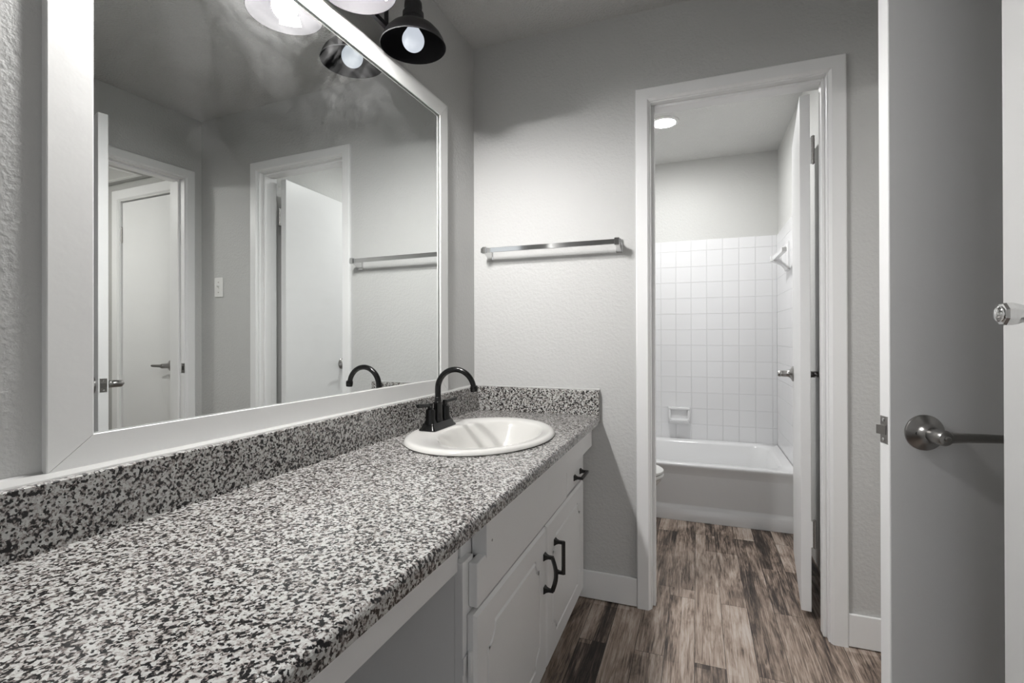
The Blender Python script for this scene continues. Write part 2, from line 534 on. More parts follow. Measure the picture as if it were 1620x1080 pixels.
# baseboards
struct(MB().box(0.46, BX0 - REV - 0.054, L - 0.012, L, 0.004, 0.1165, 0.002).build('baseboard_back', M['trim']), 'white baseboard between the vanity and the bathroom doorway', 'baseboard')
struct(MB().box(BX1 + REV + 0.054, XR, L - 0.012, L, 0.004, 0.1165, 0.002).build('baseboard_back', M['trim']), 'short white baseboard right of the bathroom doorway', 'baseboard')

# ------------------------------------------------------------------ doors
def lever(parent, lx, z, side, th, dirx=-1, private=True, length=0.118):
    """rosette, neck and lever blade on the face at local y = side*th/2; blade points along local x*dirx"""
    h = empty('door_lever', (lx, side * th / 2, z), 0, parent)
    n = (0, side, 0)
    b = MB(); b.lathe([(0.0365, 0.0), (0.0365, 0.004), (0.034, 0.007), (0.022, 0.013), (0.0165, 0.021), (0.0155, 0.030)], axis=n, n=44)
    b.build('rosette', M['nickel'], h, 35)
    b = MB()
    b.lathe([(0.0150, 0.030), (0.0158, 0.032), (0.0150, 0.062), (0.0125, 0.066), (0.0060, 0.067)], axis=n, n=36)
    # blade
    rings = []
    for s, hw, dp in ((0.0, 0.0125, 0.006), (0.02, 0.0105, 0.0055), (0.045, 0.0095, 0.0045), (0.08, 0.0088, 0.004), (length - 0.01, 0.008, 0.0035), (length, 0.005, 0.002)):
        c = Vector((dirx * s, side * (0.057 - 0.006 * math.sin(pi * min(1, s / length))), 0.0))
        rings.append([c + Vector((0, dp * math.cos(a) * side, hw * math.sin(a))) for a in [2 * pi * k / 14 for k in range(14)]])
    b.loops(rings)
    b.build('lever', M['nickel'], h, 40)
    if private:
        b = MB(); b.lathe([(0.0035, 0.0), (0.0035, 0.0012)], o=(-dirx * 0.0195, side * 0.0135, 0.0), axis=(-dirx * 0.45, side, 0), n=16); b.build('pin_hole', M['dark'], h)
        b = MB(); b.lathe([(0.0055, 0.066), (0.0055, 0.0705), (0.004, 0.072)], axis=n, n=20); b.build('lock_button', M['nickel'], h, 35)
    return h

def hinge(parent, z, y, x=0.0, sgn=1):
    h = MB()
    for k in range(5):
        h.lathe([(0.0058, 0), (0.0058, 0.0188)], o=(x, y, z - 0.05 + 0.0203 * k), n=16)
    h.lathe([(0.0035, 0), (0.0035, 0.106)], o=(x, y, z - 0.053), n=12)
    h.lathe([(0.006, 0), (0.0062, 0.003), (0.003, 0.006)], o=(x, y, z + 0.052), n=14)
    ho = h.build('hinge', M['nickel'], parent, 40)
    MB().box(x - 0.0005, x + 0.0012, min(y, y - sgn * 0.034), max(y, y - sgn * 0.034), z - 0.05, z + 0.05).build('hinge_leaf', M['door'], ho)
    return ho

# door of the right doorway, swung open towards the camera
W1 = 0.574
d1 = empty('door_1', (XR, 1.366, 0), math.atan2(-0.202, -0.979))
struct(d1, 'white slab door standing open at the right with a satin nickel lever', 'door')
TH = 0.035
MB().box(0, W1, -TH / 2, TH / 2, 0.012, 2.028, 0.0025).build('slab', M['door'], d1)
b = MB(); b.box(W1 - 0.001, W1 + 0.0016, -0.0125, 0.0125, 0.868, 0.925, 0.0007)
b.build('latch_plate', M['nickel'], d1)
b = MB()
b.loops([[(W1, -0.009, z) , (W1 + 0.011, -0.009, z), (W1 + 0.004, 0.009, z), (W1, 0.009, z)] for z in (0.887, 0.906)])
b.build('latch_bolt', M['nickel'], d1)
for z in (0.876, 0.917):
    MB().lathe([(0.0036, 0), (0.0036, 0.0024), (0.002, 0.0028)], o=(W1, 0, z), axis=(1, 0, 0), n=16).build('screw', M['chrome'], d1)
lever(d1, 0.510, 0.8955, 1, TH)
lever(d1, 0.510, 0.8955, -1, TH)
for z in (0.33, 1.80):
    hinge(d1, z, -TH / 2 - 0.004, -0.004, -1)

# bathroom door, swung into the bathroom
d2 = empty('door_2', (1.3395, L + TW + 0.012, 0), math.atan2(0.58, 0.067))
struct(d2, 'white bathroom door swung open into the bathroom, seen edge-on', 'door')
W2 = 0.588
MB().box(0, W2, -TH / 2, TH / 2, 0.035, 2.024, 0.002).build('slab', M['door'], d2)
lever(d2, W2 - 0.064, 0.912, 1, TH, private=False, length=0.105)
lever(d2, W2 - 0.064, 0.912, -1, TH, private=False, length=0.105)
for z in (1.805, 0.333):
    hinge(d2, z, -TH / 2 - 0.010, 0.0, -1)

# hall closet door (closed)
d3 = empty('door_3', (DX0, HW + 0.012, 0))
struct(d3, 'closed white hall closet door seen in the mirror', 'door')
MB().box(0.003, DX1 - DX0 - 0.003, 0.0, TH, 0.012, BZ1 - 0.007, 0.002).build('slab', M['door'], d3)
hd = lever(d3, 0.082, 0.912, -1, 0.0, dirx=1, private=False)
hinge(d3, 1.80, -0.004, DX1 - DX0 - 0.001, -1)

# ------------------------------------------------------------------ vanity cabinet
ZT = 0.7666           # countertop top
CT = 0.034
ZU = ZT - CT
vc = empty('vanity_cabinet', (0.25, 1.5, 0))
tag(vc, 'white painted vanity cabinet with black pulls under the granite countertop', 'cabinet')
vo = vc.location
class LB(MB):
    """mesh built in world space but parented under an Empty at off"""
    def __init__(self, off):
        super().__init__(); self.off = Vector(off)
    def build(self, *a, **k):
        bmesh.ops.translate(self.bm, verts=self.bm.verts[:], vec=-self.off)
        return super().build(*a, **k)
def V(): return LB(vo)
XFACE = 0.481
CY0, CY1 = 0.945, 2.046
b = V()
b.box(0.03, XFACE - 0.02, CY0, CY0 + 0.018, 0.0, ZU)            # side panel
b.box(0.03, XFACE - 0.02, CY1 - 0.016, CY1, 0.0, ZU)
b.box(0.03, XFACE - 0.02, CY0 + 0.018, CY1 - 0.016, 0.06, 0.078)
b.box(0.03, 0.04, CY0 + 0.018, CY1 - 0.016, 0.078, ZU)
b.box(0.03, XFACE - 0.075, CY0 + 0.018, CY1 - 0.016, 0.0, 0.06)  # toe kick
b.build('carcass', M['cab'], vc)
b = V()
b.box(XFACE - 0.02, XFACE, CY0, CY0 + 0.052, 0.0, 0.612, 0.0015)     # left stile, cut short at the top
b.box(XFACE - 0.02, XFACE, CY1 - 0.03, CY1, 0.04, ZU, 0.0015)
b.box(XFACE - 0.02, XFACE, CY0 + 0.052, CY1 - 0.03, 0.485, 0.505)
b.box(XFACE - 0.02, XFACE, CY0 + 0.052, CY1 - 0.03, 0.035, 0.075, 0.001)
b.box(XFACE - 0.02, XFACE, 1.475, 1.515, 0.075, 0.485)
b.box(XFACE - 0.035, XFACE - 0.015, CY0 + 0.02, CY1, 0.60, ZU)
b.box(XFACE - 0.02, XFACE, 1.74, 1.765, 0.505, 0.60)
b.build('face_frame', M['cab'], vc)
# false drawer front and the rail above it
b = V(); b.box(XFACE, XFACE + 0.022, 0.972, 1.748, 0.5065, 0.604, 0.003); b.build('false_front', M['cab'], vc)
b = V()
rings = [[(XFACE - 0.012, 1.018, 0.598), (0.5045, 1.018, 0.598), (0.5045, 1.018, ZU - 0.001), (XFACE - 0.012, 1.018, ZU - 0.001)],
         [(XFACE - 0.012, 1.50, 0.6005), (0.506, 1.50, 0.6005), (0.506, 1.50, ZU - 0.001), (XFACE - 0.012, 1.50, ZU - 0.001)],
         [(XFACE - 0.012, CY1, 0.638), (0.535, CY1, 0.638), (0.535, CY1, ZU - 0.001), (XFACE - 0.012, CY1, ZU - 0.001)]]
b.loops(rings)
b.build('top_rail', M['cab'], vc)
for y in (1.05,):
    for z in (0.625, 0.69):
        b = V(); b.lathe([(0.003, 0), (0.003, 0.0008)], o=(0.5045, y, z), axis=(1, 0, 0), n=14); b.build('screw', M['nickel'], vc)
# apron across the knee space
b = V(); b.box(0.452, 0.470, -0.5, CY0 - 0.002, 0.594, ZU - 0.001, 0.001); b.build('apron', M['cab'], vc)

def arcpts(c, r, a0, a1, n=8):
    return [(c[0] + r * math.cos(a0 + (a1 - a0) * i / n), c[1] + r * math.sin(a0 + (a1 - a0) * i / n)) for i in range(n + 1)]
def scooped(y0, y1, z0, z1, r):
    pts = []
    pts += arcpts((y0, z0), r, pi / 2, 0)
    pts += arcpts((y1, z0), r, pi, pi / 2)
    pts += arcpts((y1, z1), r, -pi / 2, -pi)
    pts += arcpts((y0, z1), r, 0, -pi / 2)
    return pts
def inset(pts, c, d):
    out = []
    n = len(pts)
    for i, (a, b_) in enumerate(pts):
        p0 = Vector(pts[i - 1]); p1 = Vector(pts[(i + 1) % n])
        t = (p1 - p0)
        nrm = Vector((-t.y, t.x)).normalized()
        out.append((a + nrm.x * d, b_ + nrm.y * d))
    return out
def routed_door(y0, y1, z0, z1, name='door'):
    b = V()
    xb, xt, bv = XFACE + 0.001, XFACE + 0.0215, 0.008
    bm = b.bm
    R = lambda x, i: [(x, y0 + i, z0 + i), (x, y1 - i, z0 + i), (x, y1 - i, z1 - i), (x, y0 + i, z1 - i)]
    b.loops([R(xb, 0.002), R(xb + 0.006, 0.0), R(xt - 0.006, 0.0), R(xt, bv)], cap1=False)
    mg = 0.062
    o = scooped(y0 + mg, y1 - mg, z0 + mg, z1 - mg, 0.045)
    gi = inset(o, None, 0.0055)
    g2 = inset(o, None, 0.011)
    rect = [(y0 + bv, z0 + bv), (y1 - bv, z0 + bv), (y1 - bv, z1 - bv), (y0 + bv, z1 - bv)]
    def fill(lps, x):
        es = []
        for lp in lps:
            vs = [bm.verts.new((x, a, c)) for a, c in lp]
            es += [bm.edges.new((vs[i], vs[(i + 1) % len(vs)])) for i in range(len(vs))]
        bmesh.ops.triangle_fill(bm, use_beauty=True, use_dissolve=False, edges=es)
    fill([rect, o], xt)
    b.loops([[(xt, a, c) for a, c in o], [(xt - 0.0062, a, c) for a, c in gi], [(xt, a, c) for a, c in g2]], cap0=False, cap1=False)
    fill([g2], xt)
    bmesh.ops.remove_doubles(bm, verts=bm.verts[:], dist=1e-6)
    return b.build(name, M['cab'], vc)
dl = routed_door(0.963, 1.4905, 0.045, 0.4955)
dr = routed_door(1.4965, 2.034, 0.045, 0.4965)
XD = XFACE + 0.0215
def pull(parent, p0, p1, bow=False, out=0.030):
    """bar pull between two flared feet; points on the surface x = p.x"""
    p0 = Vector(p0); p1 = Vector(p1)
    ax = (p1 - p0).normalized()
    b = V()
    for p in (p0, p1):
        prof = [(0.0105, 0.0), (0.0105, 0.0015), (0.0068, 0.008), (0.0048, 0.015), (0.0046, out)]
        rings = []
        side = Vector((1, 0, 0)).cross(ax)
        for r, h in prof:
            c = p + Vector((h, 0, 0))
            rings.append([c + (ax * a + side * s) * r for a, s in ((-1, -1), (1, -1), (1, 1), (-1, 1))])
        b.loops(rings)
    if bow:
        pts = []
        for i in range(17):
            t = i / 16
            s = -0.001 + (1.002) * t
            pts.append(p0.lerp(p1, s) + Vector((out - 0.004 + 0.012 * math.sin(pi * t), 0, 0)))
        b.tube(pts, 1.0, sq=(0.010, 0.0095))
    else:
        e = ax * 0.0045
        b.tube([p0 - e + Vector((out, 0, 0)), p1 + e + Vector((out, 0, 0))], 1.0, sq=(0.0092, 0.0095))
    return b.build('pull', M['pull'], parent)
pull(dl, (XD, 1.468, 0.310), (XD, 1.468, 0.412), True)
pull(dr, (XD, 1.588, 0.312), (XD, 1.588, 0.412))
b = V(); b.box(XFACE + 0.001, XFACE + 0.0215, 1.7545, 2.030, 0.512, 0.604, 0.004); dw = b.build('drawer', M['cab'], vc)
pull(dw, (XD, 1.868, 0.549), (XD, 1.968, 0.549))
for z in (0.395,):
    b = V()
    b.lathe([(0.003, 0), (0.0052, 0.003), (0.0052, 0.052), (0.003, 0.055)], o=(XFACE + 0.010, 0.9595, z - 0.03), n=16)
    b.box(XFACE + 0.0, XFACE + 0.003, 0.942, 0.9595, z - 0.018, z + 0.016)
    b.build('hinge', M['cab'], dl, 40)
for ob in (dl, dr, dw):
    for ch in ob.children:
        pass

# ------------------------------------------------------------------ countertop
SC = (0.2813, 1.497)   # sink centre
SRX, SRY = 0.234, 0.3036
CE = 0.5712
ct = empty('countertop', (0.28, 1.0, ZU))
tag(ct, 'long black and white speckled granite countertop with backsplash', 'countertop')
off = ct.location
b = LB(off)
CYN = -0.75
outer = [(xw(CYN) + 0.0005, CYN), (CE - 0.03, CYN), (CE - 0.03, L - 0.001), (xw(L) + 0.0005, L - 0.001)]
hole = [(SC[0] + (SRX - 0.026) * math.cos(2 * pi * i / 64), SC[1] + (SRY - 0.026) * math.sin(2 * pi * i / 64)) for i in range(64)]
b.plate_holes(outer, [hole], lambda a, c, t: (a, c, ZU + t), CT)
prof = [(CE - 0.03, ZU), (CE - 0.004, ZU), (CE, ZU + 0.004), (CE, ZT - 0.010)] + \
       [(CE - 0.010 + 0.010 * math.cos(a), ZT - 0.010 + 0.010 * math.sin(a)) for a in (0.4, 0.8, 1.2)] + [(CE - 0.010, ZT), (CE - 0.03, ZT)]
b.loops([[(x, y, z) for x, z in prof] for y in (CYN, L - 0.001)])
b.build('slab', M['granite'], ct)
ZS = 0.8719; ST = 0.0246
def xs(y): return ST + 0.0052 * (y - L)
b = LB(off); b.loops([[(xw(y) + 0.0005, y, ZT), (xs(y), y, ZT), (xs(y), y, ZS - 0.0015), (xs(y) - 0.0015, y, ZS), (xw(y) + 0.0005, y, ZS)] for y in (CYN, L - 0.001)]); b.build('side_backsplash', M['granite'], ct)
b = LB(off); b.box(ST, CE - 0.002, L - ST, L - 0.001, ZT, ZS, 0.0015); b.build('end_backsplash', M['granite'], ct)
b = LB(off)
b.loops([[(xw(y) + 0.0008, y, ZS), (xs(y) - 0.013, y, ZS), (xs(y) - 0.014, y, ZS + 0.0022), (xw(y) + 0.0045, y, ZS + 0.003), (xw(y) + 0.0008, y, ZS + 0.006)] for y in (CYN, L - 0.003)])
b.tube([(ST - 0.01, L - 0.003, ZS + 0.001), (CE - 0.002, L - 0.003, ZS + 0.001)], 0.0042, n=8)
b.build('caulk_bead', M['caulk'], ct)

# ------------------------------------------------------------------ sink
sk = empty('sink', (SC[0], SC[1], ZT))
tag(sk, 'oval white drop-in porcelain sink in the granite countertop', 'sink')
def oval(cx, cy, rx, ry, z, n=72):
    return [(cx + rx * math.cos(2 * pi * i / n), cy + ry * math.sin(2 * pi * i / n), z) for i in range(n)]
b = MB()
BXO, BRX, BRY = 0.034, 0.160, 0.236   # bowl opening is set forward of the faucet deck
rings = [oval(0, 0, SRX - 0.004, SRY - 0.004, 0.0005), oval(0, 0, SRX, SRY, 0.004), oval(0, 0, SRX - 0.0015, SRY - 0.0015, 0.009),
         oval(0.0, 0, SRX - 0.007, SRY - 0.007, 0.0135), oval(0.001, 0, SRX - 0.015, SRY - 0.015, 0.0155), oval(0.004, 0, SRX - 0.024, SRY - 0.025, 0.015)]
for s, z in ((0.0, 0.0130), (0.03, 0.0105), (0.06, 0.005), (0.10, -0.006), (0.2, -0.035), (0.34, -0.072), (0.5, -0.103), (0.66, -0.124), (0.8, -0.135), (0.9, -0.139)):
    k = 1 - s
    e = k ** 0.85
    rings.append(oval(BXO * (1 - 0.6 * s), 0, BRX * e + 0.002, BRY * e + 0.002, z))
# under side closes the shell
b.loops(rings, cap0=False)
b.build('basin', M['porc'], sk, 50)
b = MB(); b.lathe([(0.030, 0.0), (0.030, 0.002), (0.022, 0.003), (0.020, 0.001)], o=(BXO * 0.46, 0, -0.139), n=32); b.build('drain', M['chrome'], sk, 35)

# ------------------------------------------------------------------ faucet
FX, FY, FZ = 0.108, 1.508, ZT + 0.0135
fc = empty('faucet', (FX, FY, FZ))
tag(fc, 'black two-handle gooseneck faucet on the sink rim', 'faucet')
def rrect(hx, hy, r, z, n=5):
    pts = []
    for cx, cy, a0 in ((hx - r, hy - r, 0), (-hx + r, hy - r, pi / 2), (-hx + r, -hy + r, pi), (hx - r, -hy + r, 1.5 * pi)):
        for i in range(n + 1):
            a = a0 + pi / 2 * i / n
            pts.append((cx + r * math.cos(a), cy + r * math.sin(a), z))
    return pts
b = MB()
b.loops([rrect(0.030, 0.080, 0.008, 0.0), rrect(0.031, 0.081, 0.008, 0.003), rrect(0.029, 0.079, 0.008, 0.007), rrect(0.025, 0.074, 0.007, 0.011),
         rrect(0.022, 0.070, 0.006, 0.021), rrect(0.020, 0.068, 0.006, 0.024)])
b.build('base', M['black'], fc, 40)
b = MB()
b.lathe([(0.0185, 0.022), (0.0175, 0.028), (0.0155, 0.038), (0.0148, 0.082), (0.0155, 0.084), (0.0155, 0.089), (0.0118, 0.091), (0.0118, 0.104), (0.0104, 0.106)], n=36)
R_ = 0.0685
pts = [(0, 0, 0.100), (0, 0, 0.118), (0, 0, 0.134)]
cx, cz = R_, 0.134
for i in range(1, 25):
    a = pi - (pi - 0.12) * i / 24
    pts.append((cx + R_ * math.cos(a), 0, cz + R_ * math.sin(a)))
b.tube(pts, [0.0102] * 3 + [0.0102 - 0.0012 * i / 24 for i in range(1, 25)], n=20)
e = Vector(pts[-1]); 
b.lathe([(0.0095, -0.002), (0.0125, 0.0), (0.0128, 0.012), (0.0118, 0.014), (0.0118, 0.019), (0.010, 0.020)], o=e + Vector((0, 0, 0.006)), axis=(0.10, 0, -1), n=28)
b.build('spout', M['black'], fc, 40)
for s in (-1, 1):
    hb = MB()
    hb.lathe([(0.021, 0.022), (0.0205, 0.027), (0.0165, 0.036), (0.0158, 0.066), (0.0150, 0.070), (0.0095, 0.074), (0.0085, 0.080)], o=(0, s * 0.0515, 0), n=32)
    ho = hb.build('handle', M['black'], fc, 40)
    lb = MB()
    c0 = Vector((0, s * 0.0515, 0.084))
    dv = Vector((s * 0.012, s * 0.060, 0.004))
    lb.lathe([(0.0088, 0.078), (0.0095, 0.080), (0.0095, 0.089), (0.007, 0.091)], o=(0, s * 0.0515, 0), n=28)
    lb.tube([c0, c0 + dv * 0.25, c0 + dv * 0.9, c0 + dv], [0.0062, 0.0060, 0.0070, 0.0066], n=16)
    lb.build('lever', M['black'], ho, 40)

# ------------------------------------------------------------------ wall mirror
mr = empty('wall_mirror', (0.0, 1.10, 1.44))
tag(mr, 'large wall mirror in a wide white wooden frame', 'mirror')
off = mr.location
def gx(y): return -0.0015 + 0.0263 * (y - 2.0503)      # glass plane, 4 mm proud of the wall
FY0, FY1, FZ0, FZ1 = 0.4805, 1.7870, 0.8730, 2.0340
IY0, IY1, IZ0, IZ1 = 0.5465, 1.7285, 0.9275, 1.9725
prof = [(0.0, -0.004), (0.0, 0.0075), (0.0015, 0.009), (0.0587, 0.009), (0.060, 0.0078), (0.060, 0.0045), (0.050, 0.0042), (0.050, -0.004)]
def fr(s, depth):
    f = s / 0.060
    y0 = FY0 + (IY0 - FY0) * f; y1 = FY1 + (IY1 - FY1) * f; z0 = FZ0 + (IZ0 - FZ0) * f; z1 = FZ1 + (IZ1 - FZ1) * f
    return [(gx(y) + depth, y, z) for y, z in ((y0, z0), (y1, z0), (y1, z1), (y0, z1))]
# four mitred boards meeting with hairline joints
rs = [fr(q, d) for q, d in prof]
for k in range(4):
    A = [Vector(r[k]) for r in rs]; B = [Vector(r[(k + 1) % 4]) for r in rs]
    t = (B[0] - A[0]).normalized() * 0.0005
    b = LB(off)
    b.loops([[p + t for p in A], [p - t for p in B]])
    b.build('frame_board', M['frame'], mr)
b = LB(off)
b.loops([[(gx(y) + dx, y, z) for y, z in ((IY0 - 0.008, IZ0 - 0.008), (IY1 + 0.008, IZ0 - 0.008), (IY1 + 0.008, IZ1 + 0.008), (IY0 - 0.008, IZ1 + 0.008))] for dx in (-0.0035, 0.0)])
b.build('glass', M['mirror'], mr)

# ------------------------------------------------------------------ vanity light
SX = 0.1018
vl = empty('vanity_light', (0.0, 1.09, 2.15))
tag(vl, 'black vanity wall light with dome shades above the mirror', 'wall light')
off = vl.location
b = LB(off)
b.tube([(0.026, 0.74, 2.082), (0.026, 1.327, 2.082)], 1.0, sq=(0.014, 0.014))
b.box(-0.026, 0.015, 1.01, 1.17, 2.10, 2.22, 0.004)
b.tube([(0.026, 1.085, 2.082), (0.018, 1.085, 2.12)], 1.0, sq=(0.014, 0.014))
b.build('mounting_bar', M['shade'], vl)
RS = 0.1029
for y, lit in ((1.364, False), (1.087, True), (0.81, True)):
    zr = 2.0222
    b = LB(off)
    pts = [(0.026, y - 0.037, 2.082), (0.026, y - 0.037, 2.24), (0.028, y - 0.030, 2.27), (0.04, y - 0.02, 2.295), (0.065, y - 0.01, 2.305), (0.09, y - 0.002, 2.29), (SX, y, 2.25), (SX, y, 2.185)]
    b.tube(pts, 0.0072, n=12)
    b.build('arm', M['shade'], vl, 50)
    b = LB(off)
    outp = [(RS, 0.0), (RS + 0.0012, 0.002), (RS - 0.002, 0.008), (0.097, 0.020), (0.088, 0.036), (0.074, 0.052), (0.056, 0.064), (0.038, 0.071), (0.032, 0.073),
            (0.0315, 0.088), (0.034, 0.090), (0.0335, 0.106), (0.0285, 0.109), (0.0275, 0.124), (0.0285, 0.126), (0.0275, 0.140), (0.020, 0.150), (0.010, 0.155)]
    inp = [(0.022, 0.073), (0.030, 0.070), (0.036, 0.0685), (0.055, 0.0615), (0.0725, 0.0495), (0.086, 0.0345), (0.095, 0.0185), (RS - 0.003, 0.006), (RS - 0.0015, 0.0)]
    prof = [(0.0005, 0.155)] + outp[::-1] + inp[::-1] + [(0.0005, 0.073)]
    b.lathe(prof, o=(SX, y, zr), n=56, cap0=False, cap1=False)
    so = b.build('lamp_shade', M['shade'], vl, 45)
    so.data.materials.append(M['shade_in'])
    for p in so.data.polygons:
        if p.index >= 56 * len(outp): p.material_index = 1
    b = LB(off)
    b.lathe([(0.017, 0.06), (0.0165, 0.04), (0.022, 0.075), (0.022, 0.09)][::-1][0:2] + [(0.0165, 0.06), (0.0165, 0.048)], o=(SX, y, zr), n=28)
    b.build('socket', M['pull'], so, 40)
    b = LB(off)
    n = 18
    prof = [(0.0005, -0.030 - 0.0)] + [(0.035 * math.sin(a), -0.0345 * math.cos(a)) for a in [pi * k / 24 for k in range(1, 17)]] + [(0.0225, 0.030), (0.0150, 0.043)]
    prof[0] = (0.0005, -0.0345)
    b.lathe(prof, o=(SX, y, zr + 0.020), n=36)
    b.build('bulb', M['bulb_lit' if lit else 'bulb_dim'], so, 60)
    if abs(y - 1.087) < 0.01:
        # small paper label stuck inside the lit shade
        lb = LB(off)
        def ip(a, t):   # point inside the dome, a = angle, t = 0 rim .. 1 higher
            r = 0.0935 + (0.079 - 0.0935) * t; h = 0.0195 + (0.0415 - 0.0195) * t
            return (SX + r * math.cos(a), y + r * math.sin(a), zr + h)
        A0 = 0.55
        lb.loops([[ip(A0 + 0.1 * i, 0), ip(A0 + 0.1 * i, 1), tuple(Vector(ip(A0 + 0.1 * i, 1)) * 1.0 - Vector((0.0006, 0.0003, 0))), tuple(Vector(ip(A0 + 0.1 * i, 0)) - Vector((0.0006, 0.0003, 0)))] for i in range(8)])
        lo = lb.build('label', M['label'], so)
        for k in range(5):
            li = LB(off)
            t0 = 0.12 + 0.17 * k
            li.loops([[tuple(Vector(ip(A0 + 0.06 + 0.08 * i, t)) - Vector((d, d / 2, 0))) for t, d in ((t0, 0.0004), (t0 + 0.07, 0.0004), (t0 + 0.07, 0.0009), (t0, 0.0009))] for i in range(8 - (k % 2))])
            li.build('print_line', M['ink'], so)

# ------------------------------------------------------------------ towel bar on the back wall
tb = empty('towel_bar', (0.37, L, 1.48))
tag(tb, 'chrome towel bar on the grey wall left of the bathroom doorway', 'towel bar')
off = tb.location
b = LB(off)
b.box(0.060, 0.668, L - 0.072, L - 0.064, 1.462, 1.4825, 0.001)
b.build('bar', M['chrome'], tb)
for x in (0.078, 0.652):
    b = LB(off)
    b.box(x - 0.013, x + 0.013, L - 0.008, L - 0.0, 1.435, 1.492, 0.002)
    rings = []
    for yy, z0, z1, hw in ((L - 0.008, 1.440, 1.478, 0.010), (L - 0.035, 1.452, 1.478, 0.008), (L - 0.064, 1.462, 1.482, 0.008)):
        rings.append([(x - hw, yy, z0), (x + hw, yy, z0), (x + hw, yy, z1), (x - hw, yy, z1)])
    b.loops(rings)
    b.box(x - 0.010, x + 0.010, L - 0.076, L - 0.0625, 1.458, 1.487, 0.001)
    b.build('bracket', M['chrome'], tb)

# chrome peg at the right edge
rh = empty('robe_hook', (1.445, 0.931, 1.1255))
tag(rh, 'chrome flared peg sticking out of the near wall at the right edge', 'hook')
K = 1.375
def sc(pr): return [(r * K, h * K) for r, h in pr]
b = MB()
b.lathe(sc([(0.018, 0.0), (0.018, 0.004), (0.0112, 0.009), (0.0100, 0.022), (0.0100, 0.040), (0.0118, 0.045), (0.0128, 0.049), (0.0128, 0.054), (0.0115, 0.0565), (0.0095, 0.057)]), axis=(-1, 0, 0), n=8, xdir=(0, 0.38, 0.92))
b.build('post', M['chrome'], rh)
b = MB(); b.lathe(sc([(0.0085, 0.057), (0.0085, 0.059), (0.006, 0.061), (0.0005, 0.0618)]), axis=(-1, 0, 0), n=28); b.build('end_cap', M['chrome'], rh, 50)

# ------------------------------------------------------------------ light switch (back wall, seen in the mirror)
sw = empty('light_switch', (1.7215, L, 1.392))
tag(sw, 'white light switch plate beside the doorway, seen in the mirror', 'light switch')
b = MB(); b.box(-0.036, 0.036, -0.006, 0.0, -0.058, 0.058, 0.003); b.build('cover_plate', M['plate'], sw)
b = MB(); b.box(-0.005, 0.005, -0.008, -0.0055, -0.012, 0.012); b.loops([[(-0.004, -0.006, -0.004), (0.004, -0.006, -0.004), (0.004, -0.006, 0.006), (-0.004, -0.006, 0.006)], [(-0.0035, -0.018, 0.007), (0.0035, -0.018, 0.007), (0.0035, -0.018, 0.012), (-0.0035, -0.018, 0.012)]])
b.build('toggle', M['plate'], sw)
for z in (-0.03, 0.03):
    MB().lathe([(0.0032, 0), (0.0032, 0.0015)], o=(0, -0.006, z), axis=(0, -1, 0), n=14).build('screw', M['nickel'], sw)

# ------------------------------------------------------------------ air vent in the hall ceiling (seen in the mirror)
av = empty('air_vent', (2.66, 1.80, HCZ))
tag(av, 'slatted air return vent in the hall ceiling, seen in the mirror', 'air vent')
b = MB()
b.box(-0.23, -0.205, -0.23, 0.23, -0.010, 0.0, 0.001); b.box(0.205, 0.23, -0.23, 0.23, -0.010, 0.0, 0.001)
b.box(-0.205, 0.205, -0.23, -0.205, -0.010, 0.0, 0.001); b.box(-0.205, 0.205, 0.205, 0.23, -0.010, 0.0, 0.001)
b.build('frame', M['plate'], av)
b = MB()
for k in range(22):
    x = -0.197 + 0.0188 * k
    b.loops([[(x, -0.205, -0.001), (x + 0.012, -0.205, -0.009), (x + 0.0135, -0.205, -0.008), (x + 0.0015, -0.205, 0.0)],
             [(x, 0.205, -0.001), (x + 0.012, 0.205, -0.009), (x + 0.0135, 0.205, -0.008), (x + 0.0015, 0.205, 0.0)]])
b.build('slats', M['plate'], av)

# ------------------------------------------------------------------ bathtub
TX0, TX1, TY0, TY1, TR = BXL + 0.010, BXR - 0.010, 3.10, BY - 0.010, 0.337
bt = empty('bathtub', ((TX0 + TX1) / 2, (TY0 + TY1) / 2, 0))
tag(bt, 'white built-in bathtub beyond the bathroom doorway', 'bathtub')
off = bt.location
hx, hy = (TX1 - TX0) / 2, (TY1 - TY0) / 2
b = MB()
def oring(dy0, z):      # outside skin, only the apron (front) moves in and out
    return [(-hx, -hy + dy0, z), (hx, -hy + dy0, z), (hx, hy, z), (-hx, hy, z)]
def rr(hx_, hy_, r, z, oy=0.0, n=6):
    pts = []
    for cx, cy, a0 in ((-hx_ + r, -hy_ + r, pi), (hx_ - r, -hy_ + r, 1.5 * pi), (hx_ - r, hy_ - r, 0), (-hx_ + r, hy_ - r, pi / 2)):
        for i in range(n + 1):
            a = a0 + pi / 2 * i / n
            pts.append((cx + r * math.cos(a), cy + r * math.sin(a) + oy, z))
    return pts
